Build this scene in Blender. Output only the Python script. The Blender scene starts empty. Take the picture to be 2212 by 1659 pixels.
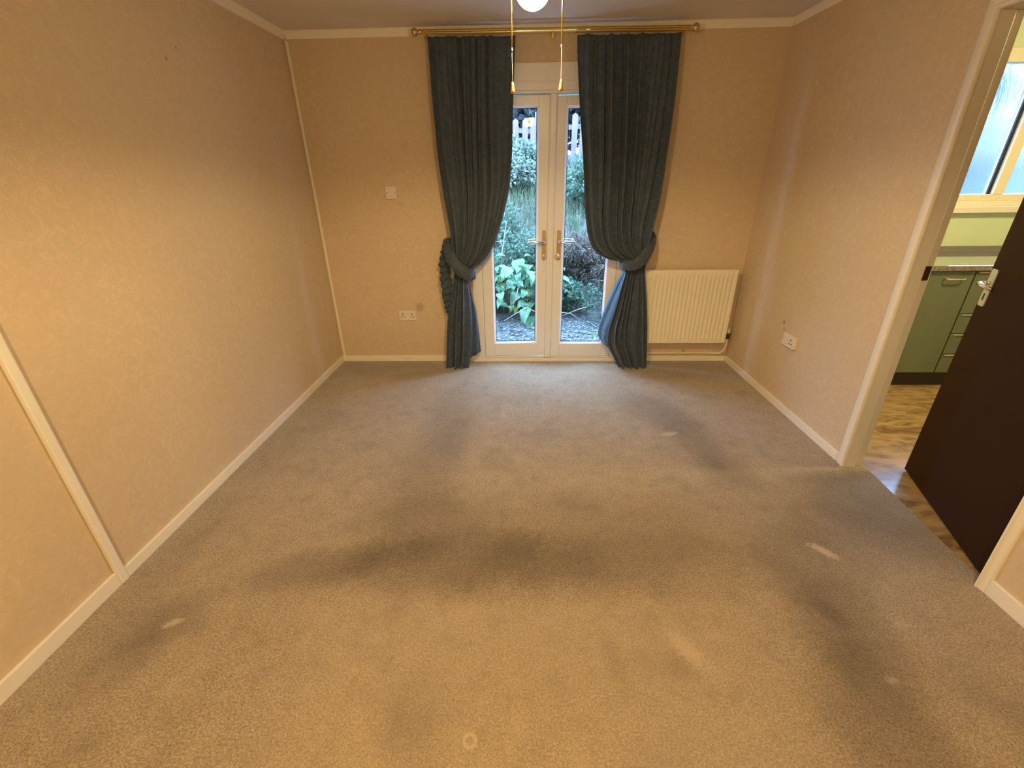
import bpy, bmesh, math, random
from mathutils import Vector, Matrix, noise
random.seed(7)
SC = bpy.context.scene
COL = SC.collection
PI = math.pi

# ------------------------------------------------------------------ room numbers (metres)
A, B, D = 1.6463, 1.7292, 3.6663          # left wall, right wall (at the back corner), back wall
SL, SR = .0099, -.0256                    # the side walls are a touch out of square
CEIL = 2.385
REAR = -2.9
KX1, KY0, KY1 = 4.7, .55, 3.70            # kitchen
def XL(y): return -A + SL * (y - D)
def XR(y): return B + SR * (y - D)

# ------------------------------------------------------------------ camera
cam = bpy.data.cameras.new('camera')
cam.lens = 962.56 / 2212 * 36; cam.sensor_width = 36; cam.clip_start = .02
co = bpy.data.objects.new('camera', cam); COL.objects.link(co)
pit, yaw, rol = .4407, -.0365, -.015
fw = Vector((math.sin(yaw)*math.cos(pit), math.cos(yaw)*math.cos(pit), -math.sin(pit)))
ri0 = Vector((math.cos(yaw), -math.sin(yaw), 0)); up0 = ri0.cross(fw)
ri = ri0*math.cos(rol) + up0*math.sin(rol); up = -ri0*math.sin(rol) + up0*math.cos(rol)
M = Matrix.Identity(4)
for i in range(3): M[i][0], M[i][1], M[i][2] = ri[i], up[i], -fw[i]
M.translation = (0, 0, 1.5)
co.matrix_world = M
SC.camera = co

# ------------------------------------------------------------------ world: even overcast sky
wd = bpy.data.worlds.new('overcast'); SC.world = wd; wd.use_nodes = True
bg = wd.node_tree.nodes['Background']
bg.inputs[0].default_value = (.33, .57, 1.0, 1); bg.inputs[1].default_value = 23

# ------------------------------------------------------------------ lamps (the fittings themselves are built further down)
LAMP = Vector((.018, 1.75, 2.013))
REARLAMP = Vector((-.25, -.80, 2.1))
def spot(name, loc, power, size, blend, col, radius):
    l = bpy.data.lights.new(name, 'SPOT'); l.energy = power; l.spot_size = size; l.spot_blend = blend
    l.color = col; l.shadow_soft_size = radius
    o = bpy.data.objects.new(name, l); COL.objects.link(o); o.location = loc; return o
WARM = (1, .745, .375)
spot('fan_lamp_light', LAMP - Vector((0, 0, .068)), 54, math.radians(166), .3, WARM, .03)
spot('rear_lamp_light', REARLAMP - Vector((0, 0, .06)), 205, math.radians(170), .3, WARM, .05)
KLAMP = Vector((3.15, 2.2, 2.25))

def portal(name, loc, sx, sz):      # openings through which the sky lights the rooms
    l = bpy.data.lights.new(name, 'AREA'); l.shape = 'RECTANGLE'; l.size = sx; l.size_y = sz; l.cycles.is_portal = True
    o = bpy.data.objects.new(name, l); COL.objects.link(o); o.location = loc; o.rotation_euler = (-PI/2, 0, 0)
portal('french_door_portal', (.18, D+.30, 1.0), 1.5, 2.2)
portal('kitchen_window_portal', (3.5, KY1+.25, 1.72), 1.7, 1.1)

vs = SC.view_settings
SC.display_settings.display_device = 'sRGB'
vs.view_transform = 'Standard'; vs.look = 'None'; vs.gamma = 1; vs.use_curve_mapping = False; vs.exposure = 0

# ------------------------------------------------------------------ material helpers
class N:
    def __init__(s, name):
        s.m = bpy.data.materials.new(name); s.m.use_nodes = True; s.t = s.m.node_tree
        s.b = s.t.nodes['Principled BSDF']; s.o = s.t.nodes['Material Output']
    def n(s, k, **kw):
        x = s.t.nodes.new(k)
        for a, v in kw.items(): setattr(x, a, v)
        return x
    def l(s, a, b): s.t.links.new(a, b)
    def setin(s, sock, v):
        if isinstance(v, (int, float)): sock.default_value = v
        elif isinstance(v, (tuple, list)): sock.default_value = tuple(v) + ((1,) if len(sock.default_value) == 4 and len(v) == 3 else ())
        else: s.l(v, sock)
    def math(s, op, a, b=None, c=None, clamp=False):
        x = s.n('ShaderNodeMath', operation=op, use_clamp=clamp)
        for i, v in enumerate((a, b, c)):
            if v is not None: s.setin(x.inputs[i], v)
        return x.outputs[0]
    def vmath(s, op, a, b=None):
        x = s.n('ShaderNodeVectorMath', operation=op)
        for i, v in enumerate((a, b)):
            if v is not None: s.setin(x.inputs[i], v)
        return x
    def noise(s, vec, scale, detail=2, rough=.5, dist=0, out=0):
        x = s.n('ShaderNodeTexNoise'); s.l(vec, x.inputs['Vector'])
        x.inputs['Scale'].default_value = scale; x.inputs['Detail'].default_value = detail
        x.inputs['Roughness'].default_value = rough; x.inputs['Distortion'].default_value = dist
        return x.outputs[out]
    def mapr(s, v, a, b, c=0., d=1., smooth=True):
        x = s.n('ShaderNodeMapRange', interpolation_type='SMOOTHSTEP' if smooth else 'LINEAR')
        s.setin(x.inputs[0], v)
        for i, q in enumerate((a, b, c, d)): s.setin(x.inputs[i+1], q)
        return x.outputs[0]
    def mix(s, f, a, b, mode='MIX'):
        x = s.n('ShaderNodeMix', data_type='RGBA', blend_type=mode)
        s.setin(x.inputs[0], f); s.setin(x.inputs[6], a); s.setin(x.inputs[7], b)
        return x.outputs[2]
    def pos(s):
        return s.n('ShaderNodeNewGeometry').outputs['Position']
    def bump(s, h, strength=.3, dist=.01):
        x = s.n('ShaderNodeBump'); x.inputs['Strength'].default_value = strength
        x.inputs['Distance'].default_value = dist; s.l(h, x.inputs['Height']); s.l(x.outputs[0], s.b.inputs['Normal'])
    def base(s, c): s.setin(s.b.inputs['Base Color'], c)
    def set(s, rough=.5, metal=0., spec=.5):
        s.b.inputs['Roughness'].default_value = rough; s.b.inputs['Metallic'].default_value = metal
        s.b.inputs['Specular IOR Level'].default_value = spec; return s.m

MATS = {}
def plain(name, col, rough=.5, metal=0., spec=.5, var=.08, scale=30, bump=0.):
    if name in MATS: return MATS[name]
    k = N(name); p = k.pos(); f = k.noise(p, scale, 3)
    lo = tuple(c*(1-var) for c in col); hi = tuple(min(1, c*(1+var)) for c in col)
    k.base(k.mix(f, lo, hi))
    if bump: k.bump(k.noise(p, scale*6, 2), bump, .004)
    MATS[name] = k.set(rough, metal, spec); return MATS[name]

PAINT = plain('cream_gloss_paint', (.84, .78, .67), .38, var=.05, scale=9, bump=.04)
UPVC = plain('white_upvc', (.80, .77, .72), .32, var=.02)
CEILM = plain('ceiling_paint', (.72, .65, .57), .9, var=.04, scale=4, bump=.05)
BRASS = plain('aged_brass', (.62, .46, .16), .28, 1., var=.12, scale=40)
CHROME = plain('polished_chrome', (.75, .74, .72), .16, 1., var=.04)
SATIN = plain('satin_brass_plate', (.50, .36, .20), .4, .85, var=.1)
ALU = plain('silver_aluminium', (.62, .63, .60), .35, .6, var=.06)
PLASTIC = plain('aged_white_plastic', (.74, .66, .57), .35, var=.03)
DARKP = plain('black_plastic', (.02, .018, .016), .4)
RADM = plain('cream_radiator_enamel', (.82, .74, .56), .35, var=.03)
WOODP = plain('orange_wood', (.80, .32, .10), .4, var=.15, scale=80)
CORDM = plain('white_cord', (.40, .36, .30), .8)
DOORM = plain('dark_brown_door_paint', (.034, .0135, .006), .6, spec=.12, var=.15, scale=6, bump=.05)
GREEN = plain('sage_green_cabinet', (.13, .15, .085), .45, var=.06, scale=14)
PLINTHM = plain('dark_plinth', (.025, .016, .012), .5)
KWALL = plain('pale_green_kitchen_paint', (.60, .69, .42), .8, var=.04, scale=5)
KCREAM = plain('cream_kitchen_paint', (.74, .66, .46), .7, var=.03, scale=5)
WFRAME = plain('cream_window_frame', (.80, .72, .50), .4, var=.03)
GASKET = plain('black_gasket', (.012, .013, .02), .5)
WTEDGE = plain('worktop_edge', (.40, .30, .20), .4, var=.2, scale=60)
STEM = plain('green_brown_stem', (.06, .06, .03), .8, var=.3, scale=20)
DRYSTEM = plain('pale_dry_stem', (.26, .22, .17), .8, var=.2, scale=20)
BARK = plain('grey_bark', (.07, .068, .07), .9, var=.35, scale=14, bump=.4)
RENDERW = plain('outside_render', (.5, .48, .45), .9)

def wallpaper(name, col, marks=()):
    k = N(name); p = k.pos()
    n1 = k.noise(p, 13, 2.5, .55, 1.3)
    vein = k.math('ABSOLUTE', k.math('SUBTRACT', n1, .5))
    vein = k.mapr(vein, 0, .05, 1, 0)
    n2 = k.noise(p, 26, 3, .6, .8)
    blot = k.mapr(n2, .38, .62)
    fade = k.noise(p, 2.1, 2)
    c = k.mix(k.math('MULTIPLY', vein, k.mapr(fade, .3, .7, .15, .5)), col, tuple(min(1, q*1.16) for q in col))
    c = k.mix(k.math('MULTIPLY', blot, .38), c, tuple(q*.90 for q in col))
    for (cx, cy, cz, r, f) in marks:
        d = k.vmath('DISTANCE', p, (cx, cy, cz)).outputs['Value']
        d = k.math('ADD', d, k.math('MULTIPLY', k.math('SUBTRACT', k.noise(p, 60, 2), .5), r*.9))
        c = k.mix(k.mapr(d, r*.2, r, f, 0), c, (.16, .11, .04))
    k.base(c)
    k.bump(k.math('ADD', k.math('MULTIPLY', vein, .6), k.noise(p, 150, 2)), .16, .003)
    return k.set(.72, 0, .3)
WP_COL = (.65, .51, .345)
WALLP = wallpaper('embossed_wallpaper', WP_COL, [(-.905, D, .49, .055, .38), (-.97, D, 1.30, .03, .12), (XR(2.97), 2.97, .565, .018, .7), (XR(2.96), 2.95, .52, .02, .35),
    (XL(2.443), 2.443, 2.000, .012, .6), (XL(2.534), 2.534, 2.062, .010, .55), (1.36, D, .09, .02, .6)])

def carpet():
    k = N('worn_beige_carpet'); p = k.pos()
    sep = k.n('ShaderNodeSeparateXYZ'); k.l(p, sep.inputs[0])
    px, py = sep.outputs[0], sep.outputs[1]
    wob = k.math('SUBTRACT', k.noise(p, 5.5, 3, .6), .5)
    wob2 = k.math('SUBTRACT', k.noise(p, 28, 3, .6), .5)
    wobble = k.math('ADD', k.math('MULTIPLY', wob, 1.15), k.math('MULTIPLY', wob2, .75))
    wob3 = k.math('SUBTRACT', k.noise(p, 85, 3, .7), .5)
    def blob(x, y, rx, ry, ang, soft, wamp=1., ragged=False):
        dx, dy = k.math('SUBTRACT', px, x), k.math('SUBTRACT', py, y)
        c, s = math.cos(ang), math.sin(ang)
        u = k.math('ADD', k.math('MULTIPLY', dx, c/rx), k.math('MULTIPLY', dy, s/rx))
        v = k.math('ADD', k.math('MULTIPLY', dx, -s/ry), k.math('MULTIPLY', dy, c/ry))
        d = k.math('SQRT', k.math('ADD', k.math('MULTIPLY', u, u), k.math('MULTIPLY', v, v)))
        d = k.math('ADD', d, k.math('MULTIPLY', wob3 if ragged else wobble, wamp))
        return k.mapr(d, 1 - soft, 1 + soft, 1, 0)
    fine = k.noise(p, 150, 3, .8); mid = k.noise(p, 46, 3, .7); cl = k.noise(p, 11, 4, .65); big = k.noise(p, 3.2, 3, .6)
    base, dark, light = (.345, .258, .166), (.155, .108, .065), (.53, .405, .255)
    c = k.mix(k.mapr(fine, .36, .64, 0, 1, False), tuple(q*.50 for q in base), tuple(q*1.56 for q in base))
    c = k.mix(k.mapr(mid, .50, .75, 0, .38), c, dark)
    c = k.mix(k.mapr(mid, .46, .28, 0, .30), c, light)
    c = k.mix(k.mapr(cl, .50, .72, 0, .36), c, dark)
    c = k.mix(k.mapr(cl, .48, .30, 0, .28), c, light)
    c = k.mix(k.mapr(big, .5, .7, 0, .30), c, dark)
    # cleaner strip where furniture stood, with a straight front edge
    fr = k.math('ADD', py, k.math('MULTIPLY', wobble, .10))
    clean = k.math('MULTIPLY', k.mapr(fr, 1.14, 1.26, 1, 0), k.mapr(k.math('ABSOLUTE', k.math('SUBTRACT', px, .02)), .55, 1.05, 1, 0))
    c = k.mix(k.math('MULTIPLY', clean, .30), c, light, 'MIX')
    # trodden, dirty lanes, plus darker carpet along the left wall and back corners
    for (x, y, rx, ry, a, so, f) in [
        (-.50, 2.60, .16, .42, .10, .55, .42), (-.56, 2.05, .17, .40, .05, .55, .40), (-.50, 1.62, .30, .24, .3, .5, .34),
        (-.85, 1.36, .34, .10, .28, .5, .55), (-.28, 1.40, .50, .16, .06, .45, .60), (.32, 1.42, .52, .16, .03, .5, .42), (.1, 1.6, .75, .25, 0, .6, .30),
        (.90, 2.72, .17, .30, .5, .5, .55), (1.03, 2.42, .13, .30, .1, .5, .48), (1.10, 2.08, .13, .16, .5, .6, .55), (1.08, 2.09, .04, .05, .3, .6, .4),
        (1.72, 1.72, .28, .33, 0, .55, .55), (1.45, 1.62, .28, .18, .2, .6, .40), (1.62, 2.02, .22, .06, .1, .6, .35),
        (1.20, 1.36, .22, .26, 0, .5, .42), (1.15, 1.08, .17, .30, -.05, .5, .50), (1.06, .80, .16, .30, -.05, .5, .52), (1.14, 1.17, .035, .06, .6, .5, .55),
        (-1.36, 1.10, .13, .10, .3, .6, .45), (-1.42, .93, .08, .15, -.35, .6, .40), (-1.55, 1.25, .09, .5, 0, .6, .22), (-1.52, 2.6, .12, .9, 0, .7, .20),
        (-.34, .78, .09, .13, .2, .8, .24), (.30, .96, .03, .10, .2, .8, .22), (.52, .95, .06, .04, 0, .7, .2), (1.5, .8, .1, .3, .2, .7, .2),
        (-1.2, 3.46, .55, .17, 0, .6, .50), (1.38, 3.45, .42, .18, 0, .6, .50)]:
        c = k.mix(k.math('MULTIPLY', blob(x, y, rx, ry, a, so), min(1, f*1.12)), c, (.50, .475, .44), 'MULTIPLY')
    # pale scuffs, a ring mark and a rucked seam
    for (x, y, rx, ry, a, f) in [(.90, 2.44, .05, .022, .3, .6), (1.29, 1.48, .020, .055, .75, .7), (-1.32, 1.085, .035, .014, .5, .55), (.555, 1.02, .03, .075, .55, .42), (1.18, .93, .02, .012, 0, .35), (1.36, 1.13, .03, .012, .3, .25)]:
        c = k.mix(k.math('MULTIPLY', blob(x, y, rx, ry, a, .5, 3.4, True), f), c, (.62, .49, .335))
    d = k.vmath('DISTANCE', p, (-.166, .73, 0)).outputs['Value']
    ring = k.mapr(k.math('ABSOLUTE', k.math('SUBTRACT', d, .017)), .002, .008, .65, 0)
    c = k.mix(ring, c, (.60, .46, .28))
    k.base(c)
    h = k.math('ADD', k.math('MULTIPLY', fine, 1.), k.math('MULTIPLY', mid, .8))
    k.bump(h, .6, .010)
    k.b.inputs['Sheen Weight'].default_value = .5
    k.b.inputs['Sheen Roughness'].default_value = .5
    k.b.inputs['Sheen Tint'].default_value = (1, .95, .9, 1)
    return k.set(.95, 0, .1)
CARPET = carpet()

def vinyl():
    k = N('stone_pattern_vinyl'); p = k.pos()
    mp = k.n('ShaderNodeMapping'); k.l(p, mp.inputs[0]); mp.inputs['Scale'].default_value = (.7, 2.2, 1); mp.inputs['Rotation'].default_value = (0, 0, .5)
    a = k.noise(mp.outputs[0], 4.5, 4, .6, 1.6)
    c = k.mix(k.mapr(a, .32, .66), (.20, .115, .045), (.46, .30, .13))
    c = k.mix(k.mapr(k.noise(p, 11, 3), .5, .75, 0, .5), c, (.55, .40, .22))
    k.base(c); return k.set(.22, 0, .55)
VINYL = vinyl()

def worktop():
    k = N('speckled_worktop'); p = k.pos()
    k.base(k.mix(k.mapr(k.noise(p, 90, 3), .35, .65), (.10, .085, .07), (.20, .175, .145))); k.b.inputs['Coat Weight'].default_value = 1; k.b.inputs['Coat IOR'].default_value = 2.0; k.b.inputs['Coat Roughness'].default_value = .04; return k.set(.04, 0, .9)
WORKTOP = worktop()

def fabric(name, lo, hi):
    k = N(name); p = k.pos()
    a = k.noise(p, 16, 3, .6, 1.8); f = k.mapr(a, .42, .60)
    c = k.mix(f, lo, hi); c = k.mix(k.math('MULTIPLY', k.noise(p, 300, 1), .3), c, tuple(q*.6 for q in lo))
    k.base(c); k.bump(k.noise(p, 260, 2), .25, .002)
    k.b.inputs['Sheen Weight'].default_value = .12
    return k.set(.8, 0, .25)
CURT = fabric('dark_teal_damask', (.054, .076, .102), (.074, .102, .134))
LINING = fabric('blue_curtain_lining', (.060, .105, .150), (.085, .135, .185))

def glass(name, refl=.06, rough=0., tint=(1, 1, 1), bumpy=0.):
    k = N(name)
    tr = k.n('ShaderNodeBsdfTransparent'); tr.inputs[0].default_value = (*tint, 1)
    gl = k.n('ShaderNodeBsdfGlossy'); gl.inputs['Roughness'].default_value = rough
    if bumpy:
        x = k.n('ShaderNodeBump'); x.inputs['Strength'].default_value = bumpy; x.inputs['Distance'].default_value = .01
        k.l(k.noise(k.pos(), 24, 2), x.inputs['Height']); k.l(x.outputs[0], gl.inputs['Normal'])
    mx = k.n('ShaderNodeMixShader'); mx.inputs[0].default_value = refl
    k.l(tr.outputs[0], mx.inputs[1]); k.l(gl.outputs[0], mx.inputs[2]); k.l(mx.outputs[0], k.o.inputs['Surface'])
    return k.m
GLASS = glass('door_glass', .004, 0., (.95, .98, .98))
def textured_glass():
    k = N('reeded_obscure_glass'); p = k.pos()
    mp = k.n('ShaderNodeMapping'); k.l(p, mp.inputs[0]); mp.inputs['Rotation'].default_value = (0, .6, 0); mp.inputs['Scale'].default_value = (1, 1, .3)
    x = k.n('ShaderNodeBump'); x.inputs['Strength'].default_value = .35; x.inputs['Distance'].default_value = .008
    k.l(k.noise(mp.outputs[0], 40, 3, .6, 1), x.inputs['Height'])
    rf = k.n('ShaderNodeBsdfRefraction'); rf.inputs['Roughness'].default_value = .35; rf.inputs['IOR'].default_value = 1.12
    k.l(x.outputs[0], rf.inputs['Normal'])
    tr = k.n('ShaderNodeBsdfTransparent'); tr.inputs[0].default_value = (.9, .96, 1, 1)
    mx = k.n('ShaderNodeMixShader'); mx.inputs[0].default_value = .7
    k.l(tr.outputs[0], mx.inputs[1]); k.l(rf.outputs[0], mx.inputs[2]); k.l(mx.outputs[0], k.o.inputs['Surface'])
    return k.m
OBSC = textured_glass()

def emis(name, col, st):
    k = N(name); k.b.inputs['Base Color'].default_value = (*col, 1); k.b.inputs['Emission Color'].default_value = (*col, 1)
    k.b.inputs['Emission Strength'].default_value = st
    return k.set(.3)
GLOBE = emis('lit_opal_glass', (1, .77, .42), 185.)

def leafmat(name, stops, scale=7, rough=.5, trans=.35):
    k = N(name); p = k.pos()
    f = k.mapr(k.noise(p, scale, 3, .7), .32, .68, smooth=False)
    cr = k.n('ShaderNodeValToRGB'); k.l(f, cr.inputs[0])
    e = cr.color_ramp.elements
    while len(e) < len(stops): e.new(.5)
    for i, s in enumerate(stops):
        e[i].position = i/(len(stops)-1); e[i].color = (*s, 1)
    k.base(cr.outputs[0]); k.set(rough, 0, .4)
    tl = k.n('ShaderNodeBsdfTranslucent'); k.l(cr.outputs[0], tl.inputs[0])
    mx = k.n('ShaderNodeMixShader'); mx.inputs[0].default_value = trans
    k.l(k.b.outputs[0], mx.inputs[1]); k.l(tl.outputs[0], mx.inputs[2]); k.l(mx.outputs[0], k.o.inputs['Surface'])
    return k.m
LF_BIG = leafmat('broad_glossy_leaf', [(.070, .150, .080), (.080, .180, .095), (.120, .230, .110), (.190, .250, .060)], 6, .3, .25)
LF_BUSH = leafmat('bramble_leaf', [(.032, .068, .036), (.059, .113, .068), (.099, .153, .099), (.171, .180, .072)], 8)
LF_PALE = leafmat('pale_seed_foliage', [(.076, .118, .092), (.143, .185, .139), (.231, .244, .160), (.218, .235, .218)], 9)
LF_GRASS = leafmat('rough_grass_blade', [(.072, .126, .054), (.117, .162, .081), (.189, .189, .099), (.225, .198, .135)], 5)
LF_DRY = leafmat('dry_bracken', [(.059, .042, .034), (.109, .080, .059), (.160, .126, .092), (.202, .176, .151)], 11)
LF_TREE = leafmat('blue_green_tree_foliage', [(.035, .042, .042), (.060, .066, .066), (.085, .090, .085), (.12, .125, .11)], 5)  # leaf tone greyed and lightened, so the haze sits in the colour
LF_IVY = leafmat('dark_ivy_leaf', [(.020, .050, .025), (.040, .085, .045), (.065, .120, .065), (.100, .160, .100)], 9, .35)
FENCEM = plain('weathered_red_brown_fence', (.16, .11, .105), .85, var=.25, scale=9, bump=.2)
def soil():
    k = N('damp_soil_and_moss'); p = k.pos()
    c = k.mix(k.mapr(k.noise(p, 9, 5, .7), .35, .65), (.035, .032, .03), (.13, .125, .12))
    c = k.mix(k.mapr(k.noise(p, 3, 3), .5, .65, 0, .55), c, (.055, .08, .035))
    k.base(c); k.bump(k.noise(p, 40, 4, .7), .8, .03); return k.set(.8, 0, .3)
SOIL = soil()
LITTER = plain('slate_chip', (.15, .16, .17), .6, var=.5, scale=25)

# ------------------------------------------------------------------ mesh helpers
def sub(a, b): return (a[0]-b[0], a[1]-b[1], a[2]-b[2])
class MB:
    """collects faces in world space; build() links ONE mesh object"""
    def __init__(s): s.v = []; s.f = []
    def add(s, vs, fs):
        o = len(s.v); s.v += [tuple(q) for q in vs]; s.f += [tuple(i+o for i in f) for f in fs]; return s
    def hexa(s, p):   # p: 8 points, bottom ring then top ring
        return s.add(p, [(3, 2, 1, 0), (4, 5, 6, 7), (0, 1, 5, 4), (1, 2, 6, 5), (2, 3, 7, 6), (3, 0, 4, 7)])
    def box(s, x0, x1, y0, y1, z0, z1, fn=None):
        p = [(x0, y0, z0), (x1, y0, z0), (x1, y1, z0), (x0, y1, z0), (x0, y0, z1), (x1, y0, z1), (x1, y1, z1), (x0, y1, z1)]
        return s.hexa([fn(*q) for q in p] if fn else p)
    def tube(s, pts, r, seg=8, caps=True, flat=1., flatn=None):
        pts = [Vector(q) for q in pts]; n = len(pts); rr = r if isinstance(r, (list, tuple)) else [r]*n
        ref = Vector(flatn) if flatn else None; rings = []; last = None
        for i, q in enumerate(pts):
            t = (pts[min(i+1, n-1)] - pts[max(i-1, 0)]).normalized()
            if last is None:
                a = ref or (Vector((0, 0, 1)) if abs(t.z) < .9 else Vector((1, 0, 0)))
            else: a = ref or last
            u = (a - t*a.dot(t)); u = u.normalized() if u.length > 1e-6 else t.orthogonal().normalized()
            last = u; w = t.cross(u)
            rings.append([q + u*math.cos(2*PI*j/seg)*rr[i]*flat + w*math.sin(2*PI*j/seg)*rr[i] for j in range(seg)])
        vs = [v for g in rings for v in g]; fs = []
        for i in range(n-1):
            for j in range(seg):
                fs.append((i*seg+j, i*seg+(j+1) % seg, (i+1)*seg+(j+1) % seg, (i+1)*seg+j))
        if caps: fs += [tuple(range(seg))[::-1], tuple((n-1)*seg+j for j in range(seg))]
        return s.add(vs, fs)
    def lathe(s, prof, c, axis=(0, 0, 1), seg=24):  # prof: (radius, height)
        ax = Vector(axis).normalized(); u = ax.orthogonal().normalized(); w = ax.cross(u); c = Vector(c)
        vs = []
        for r, h in prof:
            for j in range(seg):
                a = 2*PI*j/seg; vs.append(c + ax*h + (u*math.cos(a) + w*math.sin(a))*max(r, 1e-5))
        fs = []
        for i in range(len(prof)-1):
            for j in range(seg): fs.append((i*seg+j, i*seg+(j+1) % seg, (i+1)*seg+(j+1) % seg, (i+1)*seg+j))
        return s.add(vs, fs)
    def grid(s, fn, nu, nv):
        vs = [fn(i/nu, j/nv) for j in range(nv+1) for i in range(nu+1)]
        fs = [(j*(nu+1)+i, j*(nu+1)+i+1, (j+1)*(nu+1)+i+1, (j+1)*(nu+1)+i) for j in range(nv) for i in range(nu)]
        return s.add(vs, fs)
    def extr(s, poly, y0, y1, fn=None):   # polygon in (x,z) extruded along y
        n = len(poly); p = [(x, y0, z) for x, z in poly] + [(x, y1, z) for x, z in poly]
        if fn: p = [fn(*q) for q in p]
        return s.add(p, [tuple(range(n)), tuple(range(2*n-1, n-1, -1))] + [(i, n+i, n+(i+1) % n, (i+1) % n) for i in range(n)])
    def build(s, name, mat, parent=None, origin=None, bevel=0., smooth=False, solid=0., sub=0):
        o0 = Vector(parent_loc(parent) if parent is not None else (origin or (0, 0, 0)))
        me = bpy.data.meshes.new(name); me.from_pydata([tuple(Vector(q) - o0) for q in s.v], [], s.f)
        bm = bmesh.new(); bm.from_mesh(me)
        bmesh.ops.recalc_face_normals(bm, faces=bm.faces)
        if bevel: bmesh.ops.bevel(bm, geom=[e for e in bm.edges if e.is_manifold and e.calc_face_angle(0) > .5], offset=bevel, segments=2, affect='EDGES', profile=.6, clamp_overlap=True)
        bm.to_mesh(me); bm.free()
        if smooth:
            for p in me.polygons: p.use_smooth = True
            if smooth != 2:
                try: me.set_sharp_from_angle(angle=.7)
                except Exception: pass
        me.materials.append(mat)
        o = bpy.data.objects.new(name, me); COL.objects.link(o)
        if parent is not None: o.parent = parent
        else: o.location = o0
        if solid:
            m = o.modifiers.new('thickness', 'SOLIDIFY'); m.thickness = solid; m.offset = 0
        if sub:
            m = o.modifiers.new('smooth', 'SUBSURF'); m.levels = m.render_levels = sub
        return o
def parent_loc(p):
    v = Vector(p.location)
    while p.parent is not None: p = p.parent; v = v + Vector(p.location)
    return v
def empty(name, loc, label=None, cat=None, group=None, kind=None):
    o = bpy.data.objects.new(name, None); COL.objects.link(o); o.location = loc; o.empty_display_size = .1
    return tag(o, label, cat, group, kind)
def tag(o, label=None, cat=None, group=None, kind=None):
    if label: o['label'] = label
    if cat: o['category'] = cat
    if group: o['group'] = group
    if kind: o['kind'] = kind
    return o
def struct(o, label, cat): return tag(o, label, cat, None, 'structure')
def Rw(y, off, z): return (XR(y) - off, y, z)
def Lw(y, off, z): return (XL(y) + off, y, z)
def rbox(mb, y0, y1, o0, o1, z0, z1, lean=0.):   # box on the right wall, off = distance into the room
    return mb.hexa([Rw(y + lean*z, o, z) for z in (z0, z1) for (y, o) in ((y0, o0), (y0, o1), (y1, o1), (y1, o0))])
def lbox(mb, y0, y1, o0, o1, z0, z1):
    return mb.hexa([Lw(y, o, z) for z in (z0, z1) for (y, o) in ((y0, o0), (y0, o1), (y1, o1), (y1, o0))])

# ================================================================== SETTING
# doorway on the right wall
DY0, DY1, DH, LEAN = 1.312, 2.104, 2.03, .022
# French door opening on the back wall
FX0, FX1, FZ = -.445, .80, 2.02
m = MB(); m.hexa([(XL(REAR)-.1, REAR, -.2), (XR(REAR)+.02, REAR, -.2), (XR(D)+.02, D, -.2), (XL(D)-.1, D, -.2),
                  (XL(REAR)-.1, REAR, 0), (XR(REAR)+.02, REAR, 0), (XR(D)+.02, D, 0), (XL(D)-.1, D, 0)])
m.box(FX0, FX1, D, D+.045, -.2, -.002)
tq = [(XR(1.30)+.02, 1.300), (1.824, 1.300), (1.884, 2.125), (XR(2.125)+.02, 2.125)]      # carpet tongue in the kitchen doorway
m.hexa([(x, y, z) for z in (-.1, 0) for x, y in tq])
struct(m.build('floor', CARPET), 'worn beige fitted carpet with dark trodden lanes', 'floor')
m = MB().hexa([(XR(KY0)+.02, KY0, -.2), (KX1, KY0, -.2), (KX1, KY1, -.2), (XR(D)+.02, KY1, -.2),
               (XR(KY0)+.02, KY0, -.006), (KX1, KY0, -.006), (KX1, KY1, -.006), (XR(D)+.02, KY1, -.006)])
struct(m.build('floor_kitchen', VINYL), 'golden brown patterned vinyl kitchen floor beyond the doorway', 'floor')
m = MB().box(XL(REAR)-.2, XR(REAR)+.08, REAR-.1, D+.2, CEIL, CEIL+.1)
struct(m.build('ceiling', CEILM), 'dull cream painted ceiling of the carpeted room', 'ceiling')
m = MB().box(XR(KY0)+.06, KX1+.1, KY0-.1, KY1+.2, CEIL, CEIL+.1)
struct(m.build('ceiling_kitchen', CEILM), 'kitchen ceiling beyond the doorway', 'ceiling')

m = MB(); w0, w1 = XL(D)-.15, XR(D)+.1
m.box(w0, FX0, D, D+.25, -.2, CEIL); m.box(FX1, w1, D, D+.25, -.2, CEIL); m.box(FX0, FX1, D, D+.25, FZ, CEIL)
struct(m.build('wall_back', WALLP), 'beige patterned wallpaper wall around the glazed doors', 'wall')
m = MB(); lbox(m, REAR, D, -.15, 0, -.2, CEIL)
struct(m.build('wall_left', WALLP), 'long beige patterned wallpaper wall with a vertical batten', 'wall')
m = MB(); zt = DH+.03
def rquad(mb, ya, yb, la, lb, o0, o1, z0, z1):   # wall piece whose ends follow the leaning door frame
    return mb.hexa([Rw(y + l*z, o, z) for z in (z0, z1) for (y, l, o) in ((ya, la, o0), (ya, la, o1), (yb, lb, o1), (yb, lb, o0))])
rquad(m, DY1+.03, D, LEAN, 0, -.10, 0, -.2, zt); rquad(m, REAR, DY0-.03, 0, LEAN, -.10, 0, -.2, zt); rbox(m, REAR, D, -.10, 0, zt, CEIL)
struct(m.build('wall_right', WALLP), 'beige wallpaper wall with the kitchen doorway', 'wall')
m = MB().box(XL(REAR)-.15, XR(REAR)+.1, REAR-.1, REAR, -.2, CEIL)
struct(m.build('wall_rear', WALLP), 'beige wallpaper wall behind the viewpoint', 'wall')
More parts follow.
